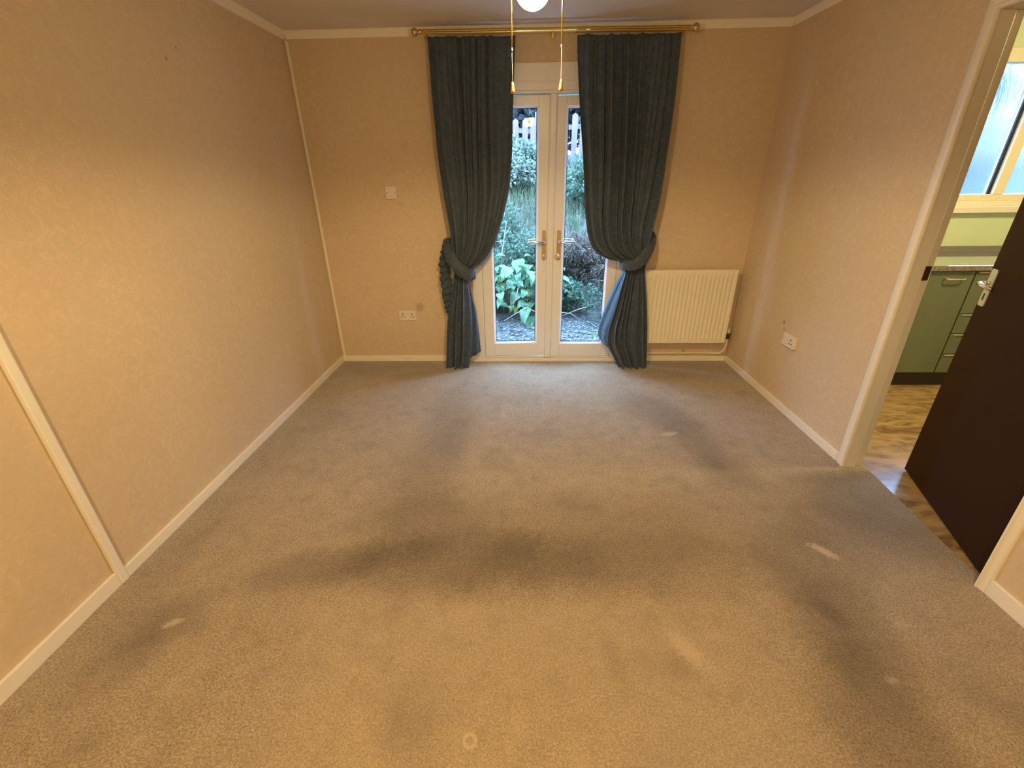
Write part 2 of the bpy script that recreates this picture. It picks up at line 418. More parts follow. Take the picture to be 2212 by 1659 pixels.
# kitchen walls; window opening KWX0..KWX1, KWZ0..KWZ1
KWX0, KWX1, KWZ0, KWZ1 = 2.75, 4.25, 1.22, 2.21
m = MB(); kx0 = XR(D)+.1
m.box(kx0, KWX0, KY1, KY1+.22, -.2, CEIL); m.box(KWX1, KX1+.1, KY1, KY1+.22, -.2, CEIL)
m.box(KWX0, KWX1, KY1, KY1+.22, -.2, KWZ0); m.box(KWX0, KWX1, KY1, KY1+.22, KWZ1, CEIL)
struct(m.build('wall_kitchen_back', KWALL), 'pale green kitchen wall below the kitchen window', 'wall')
m = MB().box(KX1, KX1+.1, KY0-.1, KY1, -.2, CEIL)
struct(m.build('wall_kitchen_far', KCREAM), 'cream kitchen side wall', 'wall')
m = MB().box(XR(KY0)+.1, KX1, KY0-.1, KY0, -.2, CEIL)
struct(m.build('wall_kitchen_front', KCREAM), 'cream kitchen wall opposite the kitchen window', 'wall')
m = MB(); rbox(m, KY0, DY0-.05, -.103, -.1, 0, CEIL); rbox(m, DY1+.09, D+.03, -.103, -.1, 0, CEIL); rbox(m, DY0-.05, DY1+.09, -.103, -.1, DH+.06, CEIL)
struct(m.build('wall_kitchen_near', KCREAM), 'cream kitchen face of the doorway wall', 'wall')

# skirting boards
BH, BT = .052, .014
BB0, BB1 = 1.252, 1.287   # batten on the left wall
m = MB(); lbox(m, REAR, BB0, 0, BT, 0, BH+.012); struct(m.build('baseboard_left', PAINT, bevel=.003), 'cream skirting board on the wallpaper wall, near side of the batten', 'skirting board')
m = MB(); lbox(m, BB1, D-BT, 0, BT, 0, BH); struct(m.build('baseboard_left_far', PAINT, bevel=.003), 'cream skirting board between the wall batten and the far corner', 'skirting board')
m = MB().box(XL(D)+.001, FX0-.0, D-BT, D, 0, BH); struct(m.build('baseboard_back', PAINT, bevel=.003), 'cream skirting board under the double socket', 'skirting board')
m = MB().box(FX1, XR(D)-BT, D-BT, D, 0, BH-.006); struct(m.build('baseboard_back_radiator', PAINT, bevel=.003), 'cream skirting board under the radiator', 'skirting board')
m = MB(); rbox(m, DY1+.060, D-BT, 0, BT, 0, BH); struct(m.build('baseboard_right', PAINT, bevel=.003), 'cream skirting board from radiator corner to kitchen doorway', 'skirting board')
m = MB(); rbox(m, REAR, DY0-.036, 0, BT, 0, .07); struct(m.build('baseboard_right_near', PAINT, bevel=.004), 'cream skirting board on the near side of the kitchen doorway', 'skirting board')
# ceiling beads and wall battens
CB = CEIL-.046
m = MB(); m.extr([(D, CB), (D-.012, CB), (D-.024, CEIL-.008), (D-.024, CEIL), (D, CEIL)], XL(D)+.024, XR(D)-.012, lambda x, y, z: (y, x, z))
struct(m.build('trim_1', PAINT), 'cream ceiling strip above the curtain rail', 'trim')
def lmap(x, y, z): return Lw(y, x, z)
def rmap(x, y, z): return Rw(y, x, z)
m = MB(); m.extr([(0, CB), (.012, CB), (.03, CEIL-.006), (.03, CEIL), (0, CEIL)], REAR, D, lmap)
struct(m.build('trim_2', PAINT), 'cream ceiling strip along the long wallpaper wall', 'trim')
m = MB(); m.extr([(0, CB), (.008, CB), (.016, CEIL-.006), (.016, CEIL), (0, CEIL)], REAR, D, rmap)
struct(m.build('trim_3', PAINT), 'cream ceiling strip above the kitchen doorway wall', 'trim')
m = MB(); x0 = XL(D)
m.hexa([(x0+.013, D, BH), (x0+.013, D-.010, BH), (x0+.030, D-.010, BH), (x0+.030, D, BH), (x0+.013, D, CB-.006), (x0+.013, D-.010, CB-.006), (x0+.030, D-.010, CB-.006), (x0+.030, D, CB-.006)])
struct(m.build('trim_4', PAINT, bevel=.003), 'thin cream corner bead beside the long wallpaper wall', 'trim')
m = MB(); lbox(m, BB0, BB1, 0, .019, 0, CB); struct(m.build('trim_5', PAINT, bevel=.006), 'cream vertical batten running down the wallpaper to the carpet', 'trim')

# kitchen door frame: jambs, architraves with a moulded profile, head
tr = empty('trim_6', Rw((DY0+DY1)/2, 0, 0)); struct(tr, 'cream moulded door frame around the kitchen doorway', 'door frame')
def casing(mb, y, sgn, z1, lean):   # y: inner edge; profile stepping outwards
    prof = [(0, 0), (0, .015), (.004, .020), (.013, .020), (.019, .013), (.050, .012), (.057, .009), (.060, .004), (.060, 0)]
    n = len(prof); p = []
    for z in (0, z1):
        e = (z - DH) if z > .1 else 0
        for (d, o) in prof: p.append(Rw(y + sgn*d + lean*z, o, z + (d if z > .1 else 0)))
    mb.add(p, [tuple(range(n)), tuple(range(2*n-1, n-1, -1))] + [(i, n+i, n+(i+1) % n, (i+1) % n) for i in range(n)])
m = MB(); casing(m, DY1, 1, DH, LEAN); m.build('architrave', PAINT, tr, smooth=True)
m = MB(); casing(m, DY0, -.62, DH, LEAN); m.build('architrave', PAINT, tr, smooth=True)
m = MB(); prof = [(0, 0), (0, .015), (.004, .020), (.013, .020), (.019, .013), (.050, .012), (.057, .009), (.060, .004), (.060, 0)]
n = len(prof); p = []
for (y, sg) in ((DY0, -.62), (DY1, 1)):
    for d, o in prof: p.append(Rw(y + sg*d + LEAN*DH, o, DH + d))
m.add(p, [tuple(range(n)), tuple(range(2*n-1, n-1, -1))] + [(i, n+i, n+(i+1) % n, (i+1) % n) for i in range(n)])
m.build('architrave_head', PAINT, tr, smooth=True)
m = MB(); rbox(m, DY1, DY1+.03, -.058, .006, -.006, DH, LEAN); far = m.build('jamb', PAINT, tr, bevel=.004)
m = MB(); rbox(m, DY1+.012, DY1+.03, -.100, -.056, -.006, DH, LEAN); m.build('door_rebate', PAINT, far, bevel=.002)
m = MB(); rbox(m, DY1+.009, DY1+.013, -.092, -.062, 1.025, 1.090, LEAN); rbox(m, DY1-.001, DY1+.013, -.064, -.057, 1.035, 1.08, LEAN); m.build('strike_plate', plain('tarnished_bronze', (.10, .07, .045), .5, .7), far)
m = MB(); rbox(m, DY0-.03, DY0, -.118, .004, -.006, DH, LEAN); m.build('jamb', PAINT, tr, bevel=.003)
m = MB(); rbox(m, DY0, DY1+.09, -.118, .004, DH, DH+.03); m.build('head_jamb', PAINT, tr, bevel=.002)

# ------------------------------------------------------------------ dark kitchen door, ajar into the kitchen
HX, HY = 1.828, 1.337
ang = math.atan2(.752, .250)
d2 = empty('door_2', (HX, HY, 0)); struct(d2, 'dark brown flush kitchen door standing ajar', 'door')
ux, uy = math.cos(ang), math.sin(ang); nx, ny = -uy, ux      # n points to the room side
def dp(u, t, z): return (HX + ux*u + nx*t, HY + uy*u + ny*t, z)
def dbox(mb, u0, u1, t0, t1, z0, z1): return mb.box(u0, u1, t0, t1, z0, z1, dp)
m = MB(); dbox(m, 0, .785, -.036, 0, .006, 1.995); slab = m.build('slab', DOORM, d2, bevel=.002)
m = MB(); m.extr([(.726, .935), (.732, .928), (.764, .928), (.770, .935), (.770, 1.085), (.764, 1.092), (.732, 1.092), (.726, 1.085)], 0, .006, lambda x, y, z: dp(x, y, z)); pl = m.build('handle_plate', ALU, d2, bevel=.0015)
m = MB(); m.tube([dp(.748, .004, 1.03), dp(.748, .03, 1.03)], .009, 10)
m.tube([dp(.750, .030, 1.03), dp(.738, .046, 1.03), dp(.70, .052, 1.028), dp(.66, .048, 1.025), dp(.645, .040, 1.024)], [.009, .010, .0095, .008, .006], 10); m.build('lever', CHROME, d2, smooth=2)
m = MB(); dbox(m, .744, .752, .005, .008, .955, .985); m.build('keyhole', DARKP, pl)
for z in (.20, 1.80):
    m = MB(); m.tube([dp(-.006, .006, z-.05), dp(-.006, .006, z+.05)], .007, 10); m.build('hinge', ALU, d2)

# ------------------------------------------------------------------ French doors
d1 = empty('door_1', ((FX0+FX1)/2, D, 0)); struct(d1, 'white glazed double doors between the curtains', 'doors')
YF = D + .03   # frame inner face set back
SASH0 = D + .005
m = MB(); m.box(FX0, -.362, D-.012, D+.07, .0, FZ); m.box(.722, FX1, D-.012, D+.07, .0, FZ); m.box(-.362, .722, D-.012, D+.07, 2.0, FZ)
fr = m.build('frame', UPVC, d1, bevel=.004)
m = MB(); m.box(FX0-.01, FX1+.01, D-.018, D+.0, 2.02, 2.178); m.box(FX0-.01, FX1+.01, D-.024, D-.002, 2.062, 2.075)
m.build('head_cover', UPVC, d1, bevel=.004)
m = MB(); m.box(FX0-.02, FX1+.02, D-.022, D+.075, 0, .030); m.box(FX0-.02, FX1+.02, D-.030, D-.010, 0, .018); m.box(FX0, FX1, D+.0, D+.03, .03, .044); m.build('threshold', UPVC, d1, bevel=.004)
def leaf(x0, x1, gx0, gx1, name, tilt):
    zb, zt, g0, g1 = .0455, 1.985, .175, 1.912
    f = lambda x, y, z: (x, y, z + tilt*(x - x0))
    m = MB(); y0, y1 = D-.004, D+.058
    m.box(x0, gx0-.014, y0, y1, zb, zt, f); m.box(gx1+.014, x1, y0, y1, zb, zt, f)
    m.box(gx0-.014, gx1+.014, y0, y1, zb, g0-.014, f); m.box(gx0-.014, gx1+.014, y0, y1, g1+.014, zt, f)
    lf = m.build(name, UPVC, d1, bevel=.003)
    m = MB()   # bevelled glazing bead
    a = [(gx0-.016, g0-.016), (gx1+.016, g0-.016), (gx1+.016, g1+.016), (gx0-.016, g1+.016)]; b = [(gx0, g0), (gx1, g0), (gx1, g1), (gx0, g1)]
    vs = [f(x, y0-.001, z) for x, z in a] + [f(x, y0+.014, z) for x, z in b] + [f(x, y0+.030, z) for x, z in b]
    m.add(vs, [(i, (i+1) % 4, 4+(i+1) % 4, 4+i) for i in range(4)] + [(4+i, 4+(i+1) % 4, 8+(i+1) % 4, 8+i) for i in range(4)])
    m.build('glazing_bead', UPVC, lf)
    m = MB(); w = .004
    for (q0, q1, r0, r1) in ((gx0, gx0+w, g0, g1), (gx1-w, gx1, g0, g1), (gx0, gx1, g0, g0+w), (gx0, gx1, g1-w, g1)): m.box(q0, q1, y0+.016, y0+.022, r0, r1, f)
    m.build('gasket', GASKET, lf)
    m = MB(); m.box(gx0-.004, gx1+.004, y0+.022, y0+.026, g0-.004, g1+.004, f); m.build('pane', GLASS, lf)
    return lf
lL = leaf(-.360, .176, -.265, .072, 'leaf', .020)
lR = leaf(.184, .720, .294, .630, 'leaf', 0)
m = MB(); m.extr([(.150, D-.004), (.156, D-.020), (.164, D-.024), (.196, D-.024), (.204, D-.020), (.210, D-.004)], .045, 1.998, lambda x, y, z: (x + .008*(y/2), z, y)); m.build('astragal', UPVC, lR, bevel=.001)
def handle(lf, x, sgn, knob):
    y = D-.005
    m = MB(); pts = []
    for zc, s in ((.885, -1), (1.085, 1)):
        for k in range(9):
            a = PI*k/8
            pts.append((x + math.cos(a if s > 0 else PI + a)*.0155, zc + math.sin(a if s > 0 else PI + a)*.0155))
    m.extr(pts, y-.009, y); m.build('handle_plate', SATIN, lf, bevel=.0015)
    m = MB(); m.tube([(x, y-.006, 1.012), (x, y-.042, 1.012)], .010, 12)
    m.tube([(x+sgn*-.006, y-.044, 1.012), (x+sgn*.02, y-.050, 1.012), (x+sgn*.07, y-.050, 1.011), (x+sgn*.118, y-.046, 1.009), (x+sgn*.126, y-.040, 1.009)], [.009, .0105, .0105, .010, .006], 12)
    m.build('lever', CHROME, lf, smooth=2)
    m = MB(); m.tube([(x, D+.058, 1.012), (x, D+.10, 1.012)], .010, 12); m.tube([(x, D+.10, 1.012), (x+sgn*.06, D+.106, 1.012), (x+sgn*.125, D+.10, 1.010)], [.010, .011, .009], 12)
    m.build('outer_lever', plain('blue_grey_chrome', (.7, .78, .9), .2, .9), lf, smooth=2)
    if knob:
        m = MB(); m.lathe([(0, -.034), (.016, -.034), (.019, -.030), (.019, -.020), (.010, -.016), (.009, 0)], (x-.014, y-.008, .905), (0, 1, 0), 20); m.build('thumb_turn', plain('pale_gold_knob', (.72, .55, .36), .35, .5), lf, smooth=True)
    else:
        m = MB(); m.lathe([(0, -.016), (.010, -.016), (.012, -.013), (.012, 0)], (x+.002, y-.008, .905), (0, 1, 0), 18); m.build('lock_cylinder', CHROME, lf, smooth=True)
        m = MB(); m.box(x+.0, x+.004, y-.046, y-.02, .897, .913); m.box(x-.001, x+.003, y-.050, y-.044, .845, .90); m.build('key', ALU, lf)
        m = MB(); m.box(x-.006, x+.005, y-.049, y-.046, .800, .838); m.build('key_tag', plain('white_key_tag', (.8, .8, .82), .4), lf, bevel=.001)
handle(lL, .134, -1, False)
handle(lR, .252, 1, True)

# ------------------------------------------------------------------ kitchen window
w1 = empty('window_1', ((KWX0+KWX1)/2, KY1, KWZ0)); struct(w1, 'cream framed kitchen window with rippled glass', 'window')
m = MB(); y0, y1 = KY1+.0, KY1+.075
GZ0, GZ1 = 1.315, 2.13
m.box(KWX0, KWX1, y0, y1, KWZ0+.05, GZ0); m.box(KWX0, KWX1, y0, y1, GZ1, KWZ1); m.box(KWX0, KWX0+.07, y0, y1, GZ0, GZ1); m.box(KWX1-.07, KWX1, y0, y1, GZ0, GZ1)
m.build('frame', WFRAME, w1, bevel=.004)
m = MB().box(3.455, 3.53, y0-.004, y1, GZ0, GZ1); m.build('mullion', WFRAME, w1, bevel=.004)
m = MB().box(KWX0-.05, KWX1+.05, KY1-.055, KY1+.075, KWZ0-.03, KWZ0+.012); m.box(KWX0-.02, KWX1+.02, KY1-.02, KY1+.01, KWZ0+.012, KWZ0+.05); m.build('window_sill', WFRAME, w1, bevel=.004)
for (a, b) in ((KWX0+.07, 3.455), (3.53, KWX1-.07)):
    m = MB().box(a, b, y0+.035, y0+.040, GZ0, GZ1); pn = m.build('pane', OBSC, w1)
    m = MB().box(b-.022, b, y0+.022, y0+.034, GZ0, GZ1); m.build('gasket', GASKET, pn)

# ================================================================== THINGS IN THE ROOM
# ------------------------------------------------------------------ radiator
RX0, RX1, RZ0, RZ1 = .93, 1.655, .195, .800
RYF = D - .095     # front face
rad = empty('radiator', ((RX0+RX1)/2, D-.06, 0), 'cream ribbed panel radiator under the wallpaper beside the curtain', 'radiator')
m = MB()
prof = []   # fluted front section, swept vertically with closed ends
nf = 21; pitch = (RX1-RX0-.03)/nf
xs = [RX0, RX0+.015]
cols = [(RX0, 0), (RX0+.012, 0)]
for i in range(nf):
    s = RX0+.015+i*pitch
    cols += [(s+pitch*.18, 0), (s+pitch*.34, 1), (s+pitch*.66, 1), (s+pitch*.82, 0)]
cols += [(RX1-.012, 0), (RX1, 0)]
zr = [(RZ0, 0), (RZ0+.03, 0), (RZ0+.045, 1), (RZ1-.068, 1), (RZ1-.055, 0), (RZ1-.008, 0), (RZ1, -.6)]
vs = []
for (z, k) in zr:
    for (x, g) in cols: vs.append((x, RYF + .0075*g*max(k, 0) - .006*min(k, 0)*1.5, z))
nc = len(cols)
m.add(vs, [(j*nc+i, j*nc+i+1, (j+1)*nc+i+1, (j+1)*nc+i) for j in range(len(zr)-1) for i in range(nc-1)])
m.box(RX0, RX1, RYF+.010, RYF+.018, RZ0+.004, RZ1-.004)
m.build('front_panel', RADM, rad, smooth=True)
m = MB().box(RX0+.01, RX1-.012, D-.040, D-.028, RZ0+.01, RZ1-.012); m.build('rear_panel', RADM, rad, bevel=.003)
m = MB()
m.box(RX0+.004, RX1-.004, RYF+.018, D-.03, RZ1-.010, RZ1-.004)
m.build('top_grille', RADM, rad, bevel=.001)
for x in (RX0, RX1-.003):
    m = MB().box(x, x+.003, RYF+.006, D-.03, RZ0+.01, RZ1-.006); m.build('side_cover', RADM, rad)
for x in (RX0+.12, RX1-.12):
    m = MB().box(x-.02, x+.02, D-.03, D-.001, RZ0+.1, RZ1-.1); m.build('fixing_bracket', RADM, rad)
m = MB(); vx, vy = RX1+.030, D-.056
m.lathe([(0, 0), (.015, 0), (.018, .006), (.018, .042), (.013, .050)], (vx, vy, .222), seg=16); m.tube([(RX1-.01, vy, .245), (vx, vy, .245)], .011, 10); vlv = m.build('valve', plain('dark_tarnished_valve', (.10, .07, .035), .45, .6), rad, smooth=True)
m = MB(); m.lathe([(.012, .270), (.0145, .272), (.0145, .306), (.011, .310), (0, .311)], (vx, vy, 0), seg=16); m.build('valve_cap', PLASTIC, vlv, smooth=True)
m = MB(); pth = [(vx, vy, .23), (vx, vy, .15), (vx-.006, vy+.006, .115), (vx-.022, vy+.018, .088), (vx-.05, vy+.030, .076), (vx-.09, D-.012, .073)] + [(vx-.09-i*.1, D-.012, .074) for i in range(1, 8)]
m.tube(pth, .0088, 10); m.build('pipe', RADM, rad, smooth=2)

# ------------------------------------------------------------------ sockets and plate
def socket_back(x0, x1, z0, z1, name, label, cat, holes):
    t = empty(name, ((x0+x1)/2, D, z0), label, cat)
    m = MB().box(x0, x1, D-.010, D, z0, z1); pl = m.build('plate', PLASTIC, t, bevel=.003)
    return t
t = socket_back(-1.090, -.944, .376, .461, 'double_socket', 'white double plug socket low on the wall left of the curtain', 'socket', 0)
cx, cz = -1.017, .4185
for s in (-1, 1):
    for (dx, dz, w, h) in ((0, .012, .008, .011), (-.011, -.012, .011, .006), (.011, -.012, .011, .006)):
        m = MB(); x = cx + s*.040 + dx; m.box(x-w/2, x+w/2, D-.0108, D-.009, cz+dz-h/2, cz+dz+h/2); m.build('pin_hole', DARKP, t)
    m = MB(); m.box(cx+s*.012-.008, cx+s*.012+.008, D-.014, D-.009, cz+.008, cz+.032); m.build('rocker_switch', PLASTIC, t, bevel=.001)
    m = MB(); m.lathe([(0, 0), (.004, 0), (.004, .002)], (cx+s*.0605, D-.012, cz), (0, 1, 0), 12); m.build('screw', ALU, t)
t = socket_back(-1.078, -.991, 1.338, 1.426, 'blank_plate', 'square white plate with two screws high on the back wall', 'wall plate', 0)
for s in (-1, 1):
    m = MB(); m.lathe([(0, 0), (.004, 0), (.004, .002)], (-1.0345+s*.030, D-.012, 1.382), (0, 1, 0), 12); m.build('screw', plain('brown_screw', (.25, .16, .08), .5, .5), t)
m = MB(); m.box(-1.0345-.014, -1.0345+.016, D-.0125, D-.009, 1.372, 1.402); m.build('cover', PLASTIC, t, bevel=.001)
# socket on the right wall, a raised box
SY0, SY1, SZ0, SZ1 = 2.775, 2.905, .435, .520
t = empty('wall_socket', Rw((SY0+SY1)/2, 0, SZ0), 'white plug socket on the wall between radiator and kitchen doorway', 'socket')
m = MB(); rbox(m, SY0, SY1, 0, .026, SZ0, SZ1); m.build('plate', PLASTIC, t, bevel=.004)
yc, zc = (SY0+SY1)/2, (SZ0+SZ1)/2
for (dy, dz, w, h) in ((-.03, .012, .008, .011), (-.041, -.012, .010, .006), (-.019, -.012, .010, .006)):
    m = MB(); rbox(m, yc+dy-w/2, yc+dy+w/2, .025, .0268, zc+dz-h/2, zc+dz+h/2); m.build('pin_hole', DARKP, t)
m = MB(); rbox(m, yc+.02, yc+.036, .025, .030, zc-.01, zc+.014); m.build('rocker_switch', PLASTIC, t, bevel=.001)
m = MB(); rbox(m, yc+.05, yc+.058, .025, .0275, zc-.004, zc+.004); m.build('screw', ALU, t)

# ------------------------------------------------------------------ curtain rail
RY, RZ, RXA, RXB = D-.115, 2.330, -.690, 1.035
rail = empty('curtain_rail', ((RXA+RXB)/2, D, RZ), 'brass curtain rail with ball ends over the glazed doors', 'curtain rail')
dz = -.012/(RXB-RXA)
def rz(x): return RZ + .006 + dz*(x-RXA)
m = MB(); n = 24; ringA = []; vs = []
for x in (RXA, RXB):
    for j in range(n):
        a = 2*PI*j/n; r = .0125 + (.0012 if j % 2 else -.0008)
        vs.append((x, RY + r*math.cos(a), rz(x) + r*math.sin(a)))
m.add(vs, [(j, (j+1) % n, n+(j+1) % n, n+j) for j in range(n)] + [tuple(range(n)), tuple(range(n, 2*n))]); m.build('pole', BRASS, rail)
for x, s in ((RXA, -1), (RXB, 1)):
    m = MB(); m.lathe([(.0135, -.004), (.015, 0), (.015, .008), (.010, .012), (.012, .016), (.021, .024), (.0245, .035), (.021, .047), (.012, .055), (0, .057)], (x, RY, rz(x)), (s, 0, 0), 20); m.build('finial', plain('bright_brass_ball', (.66, .52, .30), .22, 1.), rail, smooth=2)
for x in (RXA+.03, (RXA+RXB)/2, RXB-.03):
    m = MB(); m.tube([(x, D, rz(x)-.004), (x, RY+.012, rz(x)-.002)], .007, 10); m.lathe([(0, -.006), (.022, -.006), (.022, 0)], (x, D, rz(x)-.004), (0, 1, 0), 16); m.build('bracket', BRASS, rail)

# ------------------------------------------------------------------ curtains
def keyrow(keys, v):
    n = len(keys)-1; t = v*n; i = min(int(t), n-1); f = t-i
    def cr(a, b, c, d):   # catmull-rom, damped
        return .5*((2*b) + (-a+c)*f + (2*a-5*b+4*c-d)*f*f + (-a+3*b-3*c+d)*f**3)
    k = [keys[max(0, min(n, i+o))] for o in (-1, 0, 1, 2)]
    return [cr(*[q[j] for q in k]) for j in range(6)]
def drape(keys, nfold, seed, nu=170, nv=110):
    rs = random.Random(seed); tie = next(i for i, q in enumerate(keys) if q[1] < .83)/(len(keys)-1)
    up = [(n*rs.uniform(.9, 1.1), a, rs.uniform(0, 6.28)) for n, a in ((nfold*.45, .55), (nfold*.8, .6), (nfold*1.25, .5), (nfold*2.1, .25))]
    dn = [(n*rs.uniform(.9, 1.1), a, rs.uniform(0, 6.28)) for n, a in ((nfold*.28, .55), (nfold*.5, .65), (nfold*.8, .4), (nfold*1.4, .2))]
    def fn(u, v):
        xo, zo, xl, zl, amp, off = keyrow(keys, v)
        uw = u + .05*math.sin(u*7+seed) + .02*math.sin(v*6+u*11)
        f1 = sum(a*math.sin(2*PI*n*uw + p + .5*math.sin(3.2*v+p)) for n, a, p in up)
        f2 = sum(a*math.sin(2*PI*n*uw + p + .6*math.sin(2.2*v+p)) for n, a, p in dn)
        b = min(1, max(0, (v-tie+.04)/.08)); fold = f1*(1-b)+f2*b
        ed = .35+.65*min(1, min(u, 1-u)*9)
        x = xo+(xl-xo)*u; z = zo+(zl-zo)*u
        x += .005*math.sin(2*PI*nfold*.8*uw+1.2)*(amp/.03)*ed
        if .02 < v < .985: z += -.010*math.sin(PI*u)*math.sin(PI*min(1, v*2))
        drop = noise.noise(Vector((u*6+seed, v*5, seed)))*.012
        return (x, D - off - amp*fold*ed + drop, z)
    return MB().grid(fn, nu, nv)
KL = [(-.648, 2.312, -.074, 2.306, .016, .105), (-.645, 2.15, -.082, 2.15, .022, .120), (-.643, 2.0, -.090, 1.993, .024, .130), (-.638, 1.82, -.098, 1.81, .026, .135), (-.633, 1.642, -.105, 1.634, .028, .14),
      (-.623, 1.50, -.116, 1.52, .028, .14), (-.612, 1.37, -.130, 1.40, .028, .14), (-.592, 1.21, -.180, 1.205, .028, .145), (-.580, 1.09, -.232, 1.055, .028, .15), (-.576, .98, -.290, .945, .026, .15),
      (-.573, .90, -.352, .878, .024, .15), (-.570, .845, -.425, .832, .022, .15), (-.570, .80, -.450, .795, .020, .145), (-.582, .735, -.468, .735, .020, .145), (-.604, .613, -.468, .59, .022, .15),
      (-.632, .50, -.464, .48, .024, .155), (-.652, .38, -.464, .37, .026, .16), (-.668, .24, -.470, .22, .028, .16), (-.680, .10, -.486, .09, .030, .165), (-.686, .006, -.494, .004, .030, .17)]
cl = empty('curtain', (-.40, D-.14, 0), 'dark teal curtain left of the doors, tied back with a hanging frill', 'curtain', 'curtains at the glazed doors')
drape(KL, 9, 3).build('drape', CURT, cl, smooth=2, solid=.003)
# rear edge showing between tie and hem
def strip(pa, pb, nv, wob=.006, nu=8, seed=1):
    def at(p, v):
        t = v*(len(p)-1); i = min(int(t), len(p)-2); f = t-i
        return Vector(p[i]).lerp(Vector(p[i+1]), f)
    def fn(u, v):
        q = at(pa, v).lerp(at(pb, v), u)
        return (q.x, q.y + wob*math.sin(u*9+v*4+seed)*math.sin(PI*u), q.z)
    return MB().grid(fn, nu, nv)
strip([(-.480, D-.13, .77), (-.476, D-.13, .60), (-.474, D-.13, .40), (-.480, D-.13, .22), (-.492, D-.13, .075)],
      [(-.470, D-.10, .76), (-.446, D-.085, .605), (-.422, D-.08, .489), (-.405, D-.08, .289), (-.396, D-.08, .120)], 26, .012, 14).build('turned_edge', CURT, cl, smooth=2, solid=.003)
def band(path, w, name, par, th=.012, ruff=.004):
    pts = [Vector(p) for p in path]; fine = []
    n = len(pts)
    for i in range(n-1):
        for s in range(6):
            f = s/6; k = [pts[max(0, min(n-1, i+o))] for o in (-1, 0, 1, 2)]
            fine.append(.5*((2*k[1]) + (k[2]-k[0])*f + (2*k[0]-5*k[1]+4*k[2]-k[3])*f*f + (3*k[1]-3*k[2]+k[3]-k[0])*f**3))
    fine.append(pts[-1]); m = len(fine)
    mb = MB(); seg = 14; vs = []
    for i, q in enumerate(fine):
        t = (fine[min(i+1, m-1)]-fine[max(i-1, 0)]).normalized()
        nrm = Vector((.0, -1, .0)); nrm = (nrm - t*nrm.dot(t)); nrm = nrm.normalized() if nrm.length > .2 else t.orthogonal().normalized()
        wd = t.cross(nrm)
        sc = .55 + .45*math.sin(PI*min(1, max(0, i/(m-1))))
        for j in range(seg):
            a = 2*PI*j/seg
            r = 1 + ruff*40*math.sin(i*1.9 + j*2.1)*.35 + ruff*30*noise.noise(q*60)
            vs.append(q + nrm*math.sin(a)*th*r + wd*math.cos(a)*w*.5*sc*r)
    fs = [(i*seg+j, i*seg+(j+1) % seg, (i+1)*seg+(j+1) % seg, (i+1)*seg+j) for i in range(m-1) for j in range(seg)] + [tuple(range(seg)), tuple((m-1)*seg+j for j in range(seg))]
    mb.add(vs, fs); return mb.build(name, CURT, par, smooth=2)
tl = band([(-.632, D-.012, 1.035), (-.618, D-.10, .985), (-.575, D-.185, .915), (-.515, D-.215, .845), (-.455, D-.205, .800), (-.432, D-.15, .785), (-.450, D-.09, .80)], .095, 'tieback', cl, .018, .009)
def frill(u, v):
    pth = [(-.600, 1.055), (-.640, 1.00), (-.662, .90), (-.664, .78), (-.662, .66), (-.664, .55), (-.660, .46), (-.648, .425)]
    t = v*(len(pth)-1); i = min(int(t), len(pth)-2); f = t-i
    x = pth[i][0]+(pth[i+1][0]-pth[i][0])*f; z = pth[i][1]+(pth[i+1][1]-pth[i][1])*f
    w = .085*math.sin(PI*min(.97, max(.12, v*.85+.12)))
    e = abs(u-.5)*2
    return (x + .012 + (u-.5)*w*(1+.12*math.sin(v*97)+.08*math.sin(v*41)), D-.085 + .014*math.sin(v*88+u*3)*(.4+e), z + .004*math.sin(v*60+u*8))
MB().grid(frill, 10, 120).build('frill', CURT, cl, smooth=2, solid=.002)
KR = [(.988, 2.300, .325, 2.302, .016, .105), (.988, 2.18, .330, 2.19, .022, .12), (.987, 2.05, .341, 2.06, .026, .13), (.984, 1.85, .362, 1.851, .028, .14), (.976, 1.63, .390, 1.627, .030, .14),
      (.968, 1.48, .403, 1.49, .030, .145), (.960, 1.33, .416, 1.345, .030, .145), (.945, 1.20, .433, 1.199, .030, .15), (.934, 1.11, .468, 1.04, .028, .155), (.926, 1.02, .525, .954, .026, .16),
      (.919, .96, .610, .905, .024, .165), (.914, .905, .700, .887, .020, .16), (.912, .865, .755, .868, .018, .155), (.914, .81, .762, .80, .018, .15), (.930, .70, .742, .69, .022, .15),
      (.950, .58, .716, .57, .026, .155), (.968, .45, .686, .45, .028, .16), (.982, .33, .660, .34, .030, .165), (.994, .20, .668, .21, .030, .17), (1.003, .09, .725, .10, .030, .17), (1.008, .005, .775, .006, .030, .175)]
crt = empty('curtain', (.80, D-.14, 0), 'dark teal curtain beside the radiator, tied back and flaring at its hem', 'curtain', 'curtains at the glazed doors')
drape(KR, 11, 8).build('drape', CURT, crt, smooth=2, solid=.003)
strip([(.758, D-.10, .80), (.712, D-.075, .70), (.672, D-.065, .59), (.632, D-.06, .46), (.602, D-.06, .345), (.598, D-.062, .27), (.625, D-.08, .215)],
      [(.768, D-.165, .80), (.744, D-.165, .68), (.722, D-.170, .56), (.695, D-.172, .43), (.672, D-.176, .335), (.668, D-.178, .26), (.668, D-.180, .19)], 30, .010, 12, 2).build('turned_edge', LINING, crt, smooth=2, solid=.003)
band([(.760, D-.08, .86), (.735, D-.14, .868), (.760, D-.205, .862), (.815, D-.225, .868), (.875, D-.215, .915), (.925, D-.16, .985), (.958, D-.085, 1.045), (.955, D-.012, 1.075)], .085, 'tieback', crt, .015, .002)

